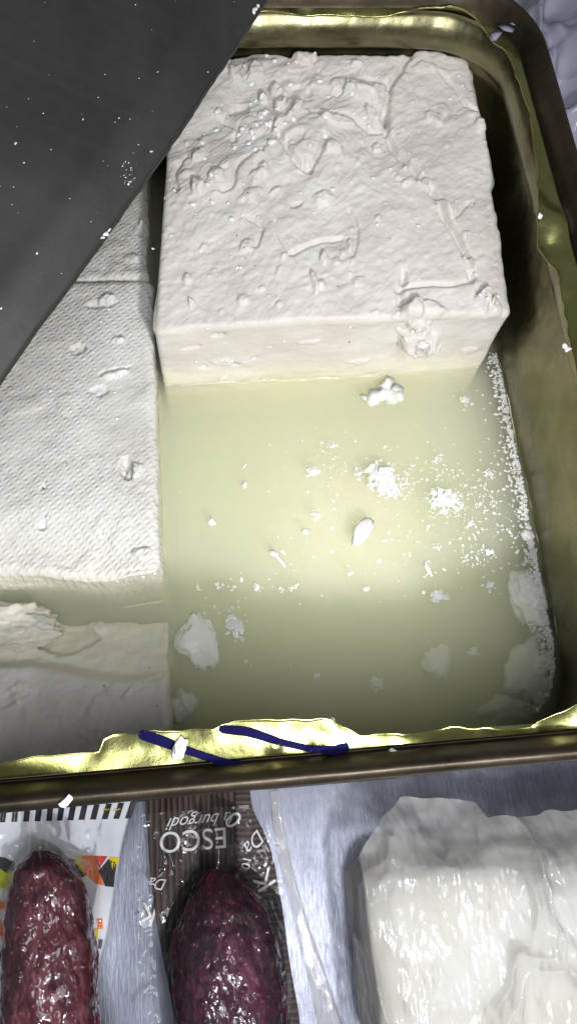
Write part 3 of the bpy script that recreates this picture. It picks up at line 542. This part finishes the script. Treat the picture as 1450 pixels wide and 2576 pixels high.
nV = V.shape[0]*V.shape[1]; Vt = V.reshape(-1, 3); Vb = Vt-np.array([0, 0, .010]); F = grid_faces(V.shape[0], V.shape[1]); i = np.arange(V.shape[0]-1); n_ = V.shape[1]
rimF = np.stack([i*n_, (i+1)*n_, (i+1)*n_+nV, i*n_+nV], 1); c = Vt.mean(0); c[2] = Vt[:, 2].min()
sheet = mesh('metal_sheet', np.concatenate([Vt, Vb])-c, np.concatenate([F, F[:, ::-1]+nV, rimF]), M_lid); sheet.location = c
tag(sheet, 'dark grey metal sheet leaning over the upper left of the tin, spattered with specks', 'metal sheet')
def on_sheet(px, py):
    d = CM @ np.array([(px-CX)/FPX, -(py-CY)/FPX, -1]); P = Vt-np.array([0, 0, CH]); u_ = d/np.linalg.norm(d); t_ = P@u_; dist = np.linalg.norm(P-t_[:, None]*u_, axis=1); j = int(np.argmin(dist)); return np.array([0, 0, CH])+u_*t_[j]
rr = np.random.RandomState(12); it = []
for px, py, s_ in [(523, 184, 6), (397, 184, 4), (380, 384, 9), (382, 384, 7), (95, 640, 7), (275, 780, 8), (385, 628, 8), (505, 636, 6), (40, 365, 6), (42, 362, 5), (62, 412, 6), (177, 502, 4), (325, 412, 5), (328, 460, 6), (324, 466, 7), (5, 778, 7), (697-140, 266, 5), (724-150, 296, 4), (248, 248, 4), (300, 300, 4), (350, 200, 3), (265, 190, 4), (110, 288, 4), (290, 310, 3), (156, 690, 3), (96, 25, 4), (500, 400, 4), (230, 560, 3)]:
    p = on_sheet(px, py); it.append((p[0], p[1], p[2]+.003, s_*.00042))
for i in range(60):
    px, py = rr.uniform(0, 640), rr.uniform(0, 900)
    if py < 880-px*1.3: p = on_sheet(px, py); it.append((p[0], p[1], p[2]+.001, rr.uniform(.0006, .0016)))
for i in range(30): p = on_sheet(325+rr.normal()*10, 440+rr.normal()*22); it.append((p[0], p[1], p[2]+.001, rr.uniform(.0006, .0016)))
flakes('curd_specks', it, 'fine white cheese specks spattered over the dark metal sheet', 'cheese specks', kind='stuff', seed=14)
for i, (px, py, lab) in enumerate([(268, 590, 'white cheese scrap clinging to the lower edge of the dark sheet'), (645, 25, 'white cheese scrap clinging to the upper edge of the dark sheet')]):
    p = on_sheet(px-4, py); flakes('cheese_crumb', [(p[0], p[1], p[2]+.002, .008), (p[0]+.008, p[1]+.012, p[2]+.002, .006), (p[0]-.004, p[1]-.010, p[2]+.002, .005)], lab, 'crumb', 'cheese crumbs stuck on the dark sheet', seed=25+i)

# ------------------------------------------------------------------ display tray below the tin
ZT = -1.62
nx, ny = 260, 300; gx, gy = np.meshgrid(np.linspace(-5, 5, nx), np.linspace(-5, 5, ny), indexing='ij')
def tray(name, x0, x1, y0, y1, res, kindf):
    nx, ny = int((x1-x0)/res), int((y1-y0)/res); gx, gy = np.meshgrid(np.linspace(x0, x1, nx), np.linspace(y0, y1, ny), indexing='ij'); z = ZT+kindf(gx, gy); return mesh(name, np.stack([gx, gy, z], -1).reshape(-1, 3), grid_faces(nx, ny), M_galv)
def tz(x, y):
    return .006*vn(np.stack([x*4, y*2, x*0], -1), 2)-.012
tag(tray('tray_floor', -2.6, 2.8, -2.2, 4.2, .02, tz), 'brushed bluish metal display tray under the tin and the packs', 'tray', kind='structure')
# folded ridge strip between salami and the wrapped cheese
pl = [at(x, y, ZT+.02) for x, y in ((690, 1990), (700, 2080), (725, 2200), (760, 2330), (800, 2460), (830, 2575), (850, 2680))]
t = np.linspace(0, 6, 90); C = np.stack([np.interp(t, np.arange(7), np.array(pl)[:, c]) for c in range(3)], 1)
for _ in range(6): C[1:-1] = (C[:-2]+2*C[1:-1]+C[2:])/4
w = np.interp(t, [0, 3, 6], [.022, .03, .06]); pr_ = [(-1, 0), (-.7, .5), (-.3, .75), (.2, .85), (.6, .95), (.85, .8), (1, 0)]
V = np.stack([C+np.column_stack([w*a_, w*0, w*.28*b_+.004*vn(np.stack([t*3, t*0+a_*2, t*0], 1), 5)]) for a_, b_ in pr_], 1); c = V.reshape(-1, 3).mean(0); o = mesh('plastic_strip', V.reshape(-1, 3)-c, grid_faces(90, 7), M_milky); o.location = c
tag(o, 'narrow crumpled clear plastic ridge lying on the metal right of the dark salami', 'plastic strip')

# ------------------------------------------------------------------ salami packs
def catmull(P, n):
    P = np.array(P, float); t = np.linspace(0, len(P)-1, n); i = np.minimum(t.astype(int), len(P)-2); f = (t-i)[:, None]; p0 = P[np.maximum(i-1, 0)]; p1 = P[i]; p2 = P[i+1]; p3 = P[np.minimum(i+2, len(P)-1)]
    return .5*((2*p1)+(-p0+p2)*f+(2*p0-5*p1+4*p2-p3)*f*f+(-p0+3*p1-3*p2+p3)*f**3)
def salami(root, outline, zc, m, seed, bump, lumps):
    """outline: list of (left x, right x, y) in the reading frame at the height of the axis"""
    L = np.array([at(a, y, zc) for a, b, y in outline]); R = np.array([at(b, y, zc) for a, b, y in outline]); n = 420; L = catmull(L, n); R = catmull(R, n); C = (L+R)/2; H = np.linalg.norm(R-L, axis=1)/2; D = (R-L)/(2*H[:, None]+1e-9)
    nu = 300; th = np.linspace(0, 2*np.pi, nu, endpoint=False); V = C[:, None, :]+D[:, None, :]*(H[:, None]*np.cos(th)[None, :])[..., None]; V[..., 2] += H[:, None]*np.sin(th)[None, :]*.92
    nrm = D[:, None, :]*np.cos(th)[None, :, None]+np.array([0, 0, 1])*np.sin(th)[None, :, None]
    q = np.stack([th[None, :]*.5+0*C[:, 1:2], C[:, 1:2]*1.2+0*th[None, :], 0*th[None, :]+0*C[:, 1:2]], -1)
    q[..., 0] = (np.cos(th)*.25)[None, :]; q[..., 2] = (np.sin(th)*.25)[None, :]
    tipf = np.clip(1-(np.arange(n)/n)/.30, 0, 1)[:, None]
    d = bump*(.016*fbm(q*np.array([9, 7, 9]), seed, 4)+.0035*fbm(q*np.array([40, 22, 40]), seed+3, 3))
    d = d+.010*tipf*np.sin(th[None, :]*23+3*vn(q*4, seed+5))*(.5+H[:, None]/H.max())
    rr = np.random.RandomState(seed)
    for i in range(lumps):
        a = rr.uniform(.6, 2.6); j = rr.randint(int(n*.18), n-10); s_ = rr.uniform(.008, .017); da = (th-a)*H.max(); dist = (np.linalg.norm(C-C[j], axis=1)[:, None]**2+da[None, :]**2); d = d+s_*.75*np.exp(-(dist/s_**2)**1.6)
    V += nrm*d[..., None]; V = V.reshape(-1, 3); return under(mesh('sausage', V, grid_faces(n, nu)[:, :], m), root), (C, H)
def close_faces(n, nu):
    a, b = np.meshgrid(np.arange(n-1), np.arange(nu), indexing='ij'); a = a.ravel(); b = b.ravel(); b2 = (b+1) % nu; return np.stack([a*nu+b, (a+1)*nu+b, (a+1)*nu+b2, a*nu+b2], 1)
_gf = grid_faces
def sheet_poly(name, pts, z, m, root, th=.004, wav=0, n=60, seed=0):
    """card given by rows (left x, right x, y)"""
    L = catmull([at(a, y, z) for a, b, y in pts], n); R = catmull([at(b, y, z) for a, b, y in pts], n); nu = 70; s = np.linspace(0, 1, nu)[None, :, None]; V = L[:, None, :]*(1-s)+R[:, None, :]*s
    V[..., 2] += wav*fbm(V*np.array([3, 1.6, 0])+seed, seed, 3); Vt = V.reshape(-1, 3); Vb = Vt.copy(); Vb[:, 2] -= th; F = _gf(n, nu); N_ = len(Vt)
    per = list(range(nu))+[i*nu+nu-1 for i in range(1, n)]+[(n-1)*nu+j for j in range(nu-2, -1, -1)]+[i*nu for i in range(n-2, 0, -1)]; per = np.array(per); p2 = np.roll(per, -1)
    return under(mesh(name, np.concatenate([Vt, Vb]), np.concatenate([F, F[:, ::-1]+N_, np.stack([per, per+N_, p2+N_, p2], 1)]), m), root), Vt
def prints(name, poly, z, m, root, Vt, lift=.004):
    """flat ink shape following the card it is printed on"""
    P = np.array([at(x, y, z)[:2] for x, y in poly]); n = len(P); c = P.mean(0); V = []; F = []; K = 7
    def zz(p): d = (Vt[:, 0]-p[0])**2+(Vt[:, 1]-p[1])**2; return Vt[int(np.argmin(d)), 2]+lift
    V.append((*c, zz(c)))
    D = []; M_ = 6
    for i in range(n):
        for j in range(M_): D.append(P[i]+(P[(i+1) % n]-P[i])*j/M_)
    D = np.array(D); nd = len(D)
    for k_ in range(1, K+1):
        for p in D: q = c+(p-c)*k_/K; V.append((*q, zz(q)))
    F = [(0, 1+i, 1+(i+1) % nd) for i in range(nd)]
    for k_ in range(K-1):
        for i in range(nd): a = 1+k_*nd+i; b = 1+k_*nd+(i+1) % nd; F.append((a, a+nd, b+nd, b))
    return under(mesh(name, V, F, m), root)
def salami2(root, outline, zc, m, seed, bump, lumps):
    global grid_faces
    grid_faces = close_faces
    try: return salami(root, outline, zc, m, seed, bump, lumps)
    finally: grid_faces = _gf
def film(root, x0, x1, y0, y1, zf, m, seed, amp=.012, n=260, name='plastic_film'):
    gx, gy = np.meshgrid(np.linspace(x0, x1, n), np.linspace(y0, y1, n), indexing='ij'); z = zf(gx, gy)
    rg = 1-abs(fbm(np.stack([gx*4+gy*2, gy*2.5-gx, gx*0], -1), seed, 4)); z = z+amp*rg**3*1.5+amp*.3*fbm(np.stack([gx*18, gy*12, gx*0], -1), seed+4, 2)
    return under(mesh(name, np.stack([gx, gy, z], -1).reshape(-1, 3), _gf(n, n), m), root)
def text(root, s, px, py, qx, qy, z, size, m, shear=0, lift=.006, name='lettering'):
    """lettering whose baseline starts at (px,py) and runs towards (qx,qy) in the reading frame"""
    cu = bpy.data.curves.new(name, 'FONT'); cu.body = s; cu.size = size; cu.shear = shear; cu.extrude = .0006; tmp = bpy.data.objects.new('tmp', cu); S.collection.objects.link(tmp)
    dg = bpy.context.evaluated_depsgraph_get(); me = bpy.data.meshes.new_from_object(tmp.evaluated_get(dg)); bpy.data.objects.remove(tmp); me.name = name; me.materials.clear(); me.materials.append(m)
    a, b = at(px, py, z), at(qx, qy, z); an = math.atan2(b[1]-a[1], b[0]-a[0]); me.transform(Matrix.Translation(Vector(a)+Vector((0, 0, lift))) @ Matrix.Rotation(an, 4, 'Z'))
    o = bpy.data.objects.new(name, me); S.collection.objects.link(o); return under(o, root)

# left pack: reddish salami on a white patterned card
zc1 = -1.34; zk1 = -1.50; p = at(130, 2350, zk1)
pk1 = empty('salami_pack', (p[0], p[1], ZT), 'reddish brown salami in clear film on a white card with coloured triangles', 'salami')
salami2(pk1, [(88, 118, 2140), (66, 150, 2156), (44, 184, 2186), (30, 208, 2235), (20, 226, 2296), (12, 240, 2380), (6, 248, 2480), (2, 252, 2600), (0, 256, 2720)], zc1, M_sal1, 3, .8, 95)
card, cv = sheet_poly('card', [(-160, 334, 1985), (-160, 332, 2030), (-165, 312, 2110), (-165, 296, 2200), (-170, 285, 2270), (-170, 272, 2350), (-170, 255, 2420), (-175, 248, 2500), (-175, 246, 2600), (-180, 246, 2720)], zk1, M_card, pk1, .004, .03, 90, 3)
for i in range(13):
    x0 = -30+i*29.5+ (i > 8)*1.5*(i-8); sl = 3+max(0, i-5)*1.6
    prints('black_bar', [(x0, 2043-.08*x0), (x0+15, 2043-.08*x0), (x0+15-sl, 2068-.03*x0), (x0-sl, 2068-.03*x0)], zk1, M_black, pk1, cv)
for x0 in (262, 288): prints('yellow_bar', [(x0, 2034), (x0+18, 2032), (x0+16, 2038), (x0-2, 2040)], zk1, M_yel, pk1, cv)
for nm, poly, mm in [('red_triangle', [(143, 2157), (170, 2154), (166, 2172), (157, 2188), (148, 2172)], M_red), ('black_patch', [(172, 2158), (188, 2160), (208, 2190), (222, 2198), (196, 2215), (172, 2180), (160, 2190)], M_black), ('yellow_triangle', [(178, 2154), (206, 2152), (213, 2186), (216, 2202), (200, 2185), (188, 2168)], M_yel),
                     ('orange_triangle', [(206, 2152), (240, 2152), (250, 2190), (264, 2226), (243, 2222), (216, 2196)], M_ora), ('red_triangle', [(240, 2152), (272, 2153), (252, 2182), (246, 2172)], M_red), ('black_patch', [(274, 2160), (296, 2168), (288, 2230), (266, 2228), (250, 2190)], M_black), ('yellow_triangle', [(276, 2154), (302, 2156), (299, 2170), (284, 2186)], M_yel),
                     ('orange_square', [(246, 2308), (260, 2308), (263, 2334), (248, 2334)], M_ora), ('yellow_square', [(228, 2334), (250, 2332), (251, 2357), (232, 2357)], M_yel), ('black_square', [(251, 2358), (263, 2360), (258, 2383), (252, 2382)], M_black),
                     ('lime_patch', [(-60, 2160), (-20, 2170), (18, 2200), (14, 2230), (-10, 2240), (-60, 2270)], M_lime), ('black_patch', [(-30, 2150), (10, 2158), (30, 2168), (18, 2196), (-10, 2184)], M_black), ('orange_patch', [(-60, 2285), (-8, 2260), (16, 2272), (10, 2284), (-60, 2300)], M_ora), ('orange_patch', [(-60, 2360), (0, 2320), (14, 2300), (12, 2350), (-60, 2380)], M_ora)]:
    prints(nm, poly, zk1, mm, pk1, cv)
def saddle(C, H, zlow, zc):
    def f(gx, gy):
        ci = np.interp(-gy, -C[:, 1], C[:, 0]); hi = np.interp(-gy, -C[:, 1], H); d = np.abs(gx-ci); top = zc+.92*np.sqrt(np.clip(hi**2-d**2, 0, None)); fall = zc+.1-np.clip(d-hi, 0, None)*2.2
        return np.maximum(np.where(d < hi, np.maximum(top, zc), np.maximum(fall-.1, zlow)), zlow)+.016
    return f
def axis(outline, zc):
    L = np.array([at(a, y, zc) for a, b, y in outline]); R = np.array([at(b, y, zc) for a, b, y in outline]); return (L+R)/2, np.linalg.norm(R-L, axis=1)/2
C1, H1 = axis([(78, 122, 2136), (40, 192, 2180), (26, 214, 2225), (18, 228, 2290), (12, 240, 2380), (2, 252, 2600)], zc1)
a = at(-40, 2000, zk1); b = at(262, 2700, zk1)
film(pk1, -1.35, b[0], b[1], .0, saddle(C1, H1, zk1+.012, zc1), M_film, 31)

# right pack: dark salami on a wood grain card
zc2 = -1.33; zk2 = -1.52; p = at(560, 2350, zk2)
pk2 = empty('salami_pack', (p[0], p[1], ZT), 'dark red salami in clear film on a brown wood grain card with white lettering', 'salami')
o2 = [(540, 560, 2185), (518, 592, 2202), (490, 632, 2240), (466, 664, 2285), (446, 688, 2345), (430, 706, 2420), (440, 712, 2520), (446, 716, 2620), (450, 718, 2720)]
salami2(pk2, o2, zc2, M_sal2, 9, .9, 40)
card, cv = sheet_poly('card', [(366, 604, 1985), (366, 606, 2030), (370, 622, 2090), (374, 640, 2150), (382, 660, 2230), (392, 670, 2300), (400, 672, 2350), (420, 680, 2460), (438, 690, 2560), (446, 700, 2720)], zk2, M_wood, pk2, .004, .012, 90, 5)
card2, cv2 = sheet_poly('card_flap', [(592, 628, 1985), (592, 636, 2035), (592, 662, 2090), (592, 684, 2150), (600, 700, 2230), (640, 712, 2300), (660, 722, 2380), (680, 735, 2460), (690, 752, 2560), (700, 765, 2720)], zk2+.012, M_wood2, pk2, .004, .012, 90, 6)
ang = (0, 0)
text(pk2, 'ESCO', 572, 2080, 450, 2090, zk2, .125, M_white)
text(pk2, 'la burgodi', 592, 2040, 420, 2058, zk2, .075, M_white, .5)
text(pk2, 'Da', 422, 2212, 380, 2206, zk2, .065, M_white, .3)
text(pk2, 'K', 402, 2282, 384, 2276, zk2, .12, M_white)
text(pk2, '0.', 612, 2060, 590, 2030, zk2+.012, .11, M_white, lift=.022)
text(pk2, 'Da', 648, 2082, 614, 2122, zk2+.012, .085, M_white, .3, lift=.022)
text(pk2, '10', 612, 2150, 606, 2180, zk2+.012, .055, M_white, lift=.022)
text(pk2, 'K.', 694, 2222, 668, 2172, zk2+.012, .12, M_white, lift=.022)
text(pk2, 'K', 716, 2480, 716, 2440, zk2+.02, .10, M_white, lift=.022)
C2, H2 = axis(o2, zc2)
a = at(385, 2300, zk2); b = at(725, 2600, zk2)
film(pk2, a[0]-.06, b[0]+.02, -1.05, .0, saddle(C2, H2, zk2+.030, zc2), M_film, 47)

# ------------------------------------------------------------------ cheese wrapped in plastic, lower right
zp = -1.02
def wrapped():
    p = at(1250, 2500, ZT); root = empty('wrapped_cheese', (p[0], p[1], ZT), 'white cheese block vacuum packed in wrinkled clear plastic, below the tin at the right', 'wrapped cheese')
    FL = at(972, 2750, zp); FR = at(1900, 2700, zp); BR = at(1900, 2085, zp); BL = at(935, 2225, zp)
    def dsp(Q, nn, u, v, w):
        h = .02*vn(Q*2.2, 7)+.012*fbm(Q*np.array([5, 3.5, 5]), 8, 3)+.010*(1-abs(fbm(Q*np.array([4, 2, 3]), 12, 3)))**4
        Q = Q.copy(); Q[:, 1] += .05*vn(np.stack([Q[:, 0]*3.2, Q[:, 2]*2, Q[:, 0]*0], 1), 77)*sstep(.7, 1, v); return Q+nn*h[:, None]
    P = block('cheese', [FL, FR, BR, BL], [(FL[0], FL[1], ZT+.01), (FR[0], FR[1], ZT+.01), (BR[0], BR[1], ZT+.01), (BL[0], BL[1], ZT+.01)], .009, .13, dsp, M_pack, None)
    for k_ in ('label', 'category'):
        if k_ in P: del P[k_]
    loc = P.location.copy(); P.parent = root; P.location = loc-root.location
    # the wrinkled film over it: hugs the block, skirts out on the left, stands up as a flap behind
    n = 360; fo = np.array([at(x, y, -1.2)[:2] for x, y in ((868, 2190), (905, 2110), (960, 2040), (1000, 2000), (1080, 2002), (1150, 2012), (1185, 2022), (1205, 2060), (1260, 2052), (1350, 2042), (1450, 2030), (2400, 2000))])
    gx, gt = np.meshgrid(np.linspace(FL[0]-.05, 2.0, n), np.linspace(0, 1, n), indexing='ij'); ymax = np.interp(gx, fo[:, 0], fo[:, 1])+.012*vn(np.stack([gx*14, gx*0, gx*0], -1), 3); gy = -1.6+gt*(ymax+1.6)
    back = np.interp(gx, [BL[0], BR[0]], [BL[1], BR[1]]); dl = np.clip(FL[0]-.005-gx, 0, 9)+.25*np.clip(-(gy+.2), 0, 1)*0; db = np.clip(gy-back, 0, 9)
    z = zp+.055-np.clip(dl*6, 0, zp-ZT-.06)-.06*sstep(0, .12, db)-.14*sstep(.05, .3, db)
    rg = (1-abs(fbm(np.stack([gx*2.4+gy*.9, gy*1.4-gx*.5, gx*0], -1), 5, 4)))**3; z = z+.07*rg+.008*fbm(np.stack([gx*24, gy*9, gx*0], -1), 9, 3)+.03*sstep(0, .1, db)*fbm(np.stack([gx*5, gy*5, gx*0], -1), 14, 3)
    under(mesh('plastic_film', np.stack([gx, gy, z], -1).reshape(-1, 3), _gf(n, n), M_milky), root)
    return root
k = N('wet_packed_cheese'); co = k.co(); k.col(k.ramp(k.noise(co, 2.2, 3), [(.35, (.80, .76, .66)), (.6, (.88, .87, .83))]))
k.set(Roughness=.35, Coat_Weight=.8, Subsurface_Weight=.2, Subsurface_Scale=.05); b = k.bump(k.noise(k.co((1.2, .8, 1)), 5, 4, .5, 1.5), .35, .05); k.l(b, k.b.inputs['Coat Normal']); k.nor(k.bump(k.noise(co, 12, 4), .3, .02)); k.b.inputs['Coat Weight'].default_value = 0; k.b.inputs['Specular IOR Level'].default_value = .2; M_pack = k.m
wrapped()
# ------------------------------------------------------------------ grey plastic bag to the right of the tin
n = 240; gx, gy = np.meshgrid(np.linspace(1.075, 2.6, n), np.linspace(.6, 4.2, n), indexing='ij')
z = .18+.25*sstep(1.1, 1.6, gx)+.10*fbm(np.stack([gx*1.6+gy*.8, gy*1.2, gx*0], -1), 4, 3)+.14*(1-abs(fbm(np.stack([gx*2.6-gy, gy*1.1+gx, gx*0], -1), 6, 4)))**4-.5*sstep(1.22, 1.08, gx)
c = np.array([1.8, 2.4, -.3]); o = mesh('plastic_bag', np.stack([gx, gy, z], -1).reshape(-1, 3)-c, grid_faces(n, n), M_grey); o.location = c
tag(o, 'crumpled grey lilac plastic bag outside the far right of the tin', 'plastic bag')

# ------------------------------------------------------------------ loose crumbs and dark specks sitting on the cheese (pieces of their block)
bpy.context.view_layer.update(); dg = bpy.context.evaluated_depsgraph_get()
def hit(px, py):
    d = CM @ np.array([(px-CX)/FPX, -(py-CY)/FPX, -1]); ok, P, nn, i, ob, m_ = S.ray_cast(dg, Vector((0, 0, CH)), Vector(d)); return (np.array(P), np.array(nn), ob) if ok else (None, None, None)
blocks = {o.name: bpy.data.objects[o.name] for o in S.objects if o.name.startswith('cheese_block')}
protos = []
for q in range(6):
    v, f = flake_verts(0, 0, 0, 1, np.random.RandomState(70+q), 1.3, .55); me = bpy.data.meshes.new('crumb'); me.from_pydata([tuple(a) for a in v], [], f); me.materials.append(M_curd); me.polygons.foreach_set('use_smooth', [True]*len(me.polygons)); protos.append(me)
me = bpy.data.meshes.new('dark_speck'); v, f = flake_verts(0, 0, 0, 1, np.random.RandomState(5), 1.1, .4); me.from_pydata([tuple(a) for a in v], [], f); me.materials.append(M_black); dark = me
def piece(name, me, px, py, s_, rr):
    P, nn, ob = hit(px, py)
    if P is None or ob.name not in blocks: return
    o = bpy.data.objects.new(name, me); S.collection.objects.link(o); b = blocks[ob.name]; o.parent = b; o.location = Vector(P)-b.location
    o.rotation_euler = (Vector(nn).to_track_quat('Z', 'Y').to_matrix() @ Matrix.Rotation(rr.rand()*6.28, 3, 'Z')).to_euler(); o.scale = (s_, s_*rr.uniform(.6, 1), s_*rr.uniform(.7, 1.1))
rr = np.random.RandomState(21)
todo = []
for cx_, cy_, sx, sy, n_, s0, s1 in ((660, 300, 60, 45, 26, .006, .015), (500, 400, 40, 60, 14, .005, .012), (600, 480, 90, 60, 12, .004, .010), (880, 300, 60, 40, 12, .005, .012), (900, 500, 170, 150, 22, .003, .008), (760, 160, 70, 30, 10, .005, .012), (1060, 850, 40, 25, 12, .005, .012), (1230, 745, 25, 20, 6, .005, .010), (550, 700, 100, 80, 10, .003, .007), (1100, 250, 60, 100, 8, .003, .008),
                                     (250, 850, 90, 120, 14, .003, .008), (240, 1250, 120, 150, 10, .003, .007), (330, 1455, 70, 12, 10, .004, .009), (600, 920, 60, 14, 10, .003, .007)):
    for i in range(n_): todo.append((cx_+rr.normal()*sx, cy_+rr.normal()*sy, rr.uniform(s0, s1)))
for px, py, s_ in todo: piece('crumb', protos[rr.randint(6)], px, py, s_, rr)
for px, py, s_ in ((622, 485, .0035), (596, 592, .003), (612, 622, .003), (642, 668, .003), (618, 650, .002), (566, 838, .002), (1192, 512, .003), (640, 345, .002), (935, 415, .002), (108, 1228, .005), (168, 1165, .003), (262, 1725, .003), (376, 1680, .003), (395, 1775, .003), (268, 1738, .002), (878, 860, .004), (555, 700, .002), (850, 720, .003), (1010, 1010, .002), (125, 1575, .002), (1060, 700, .002), (980, 600, .0025)): piece('dark_speck', dark, px, py, s_, rr)
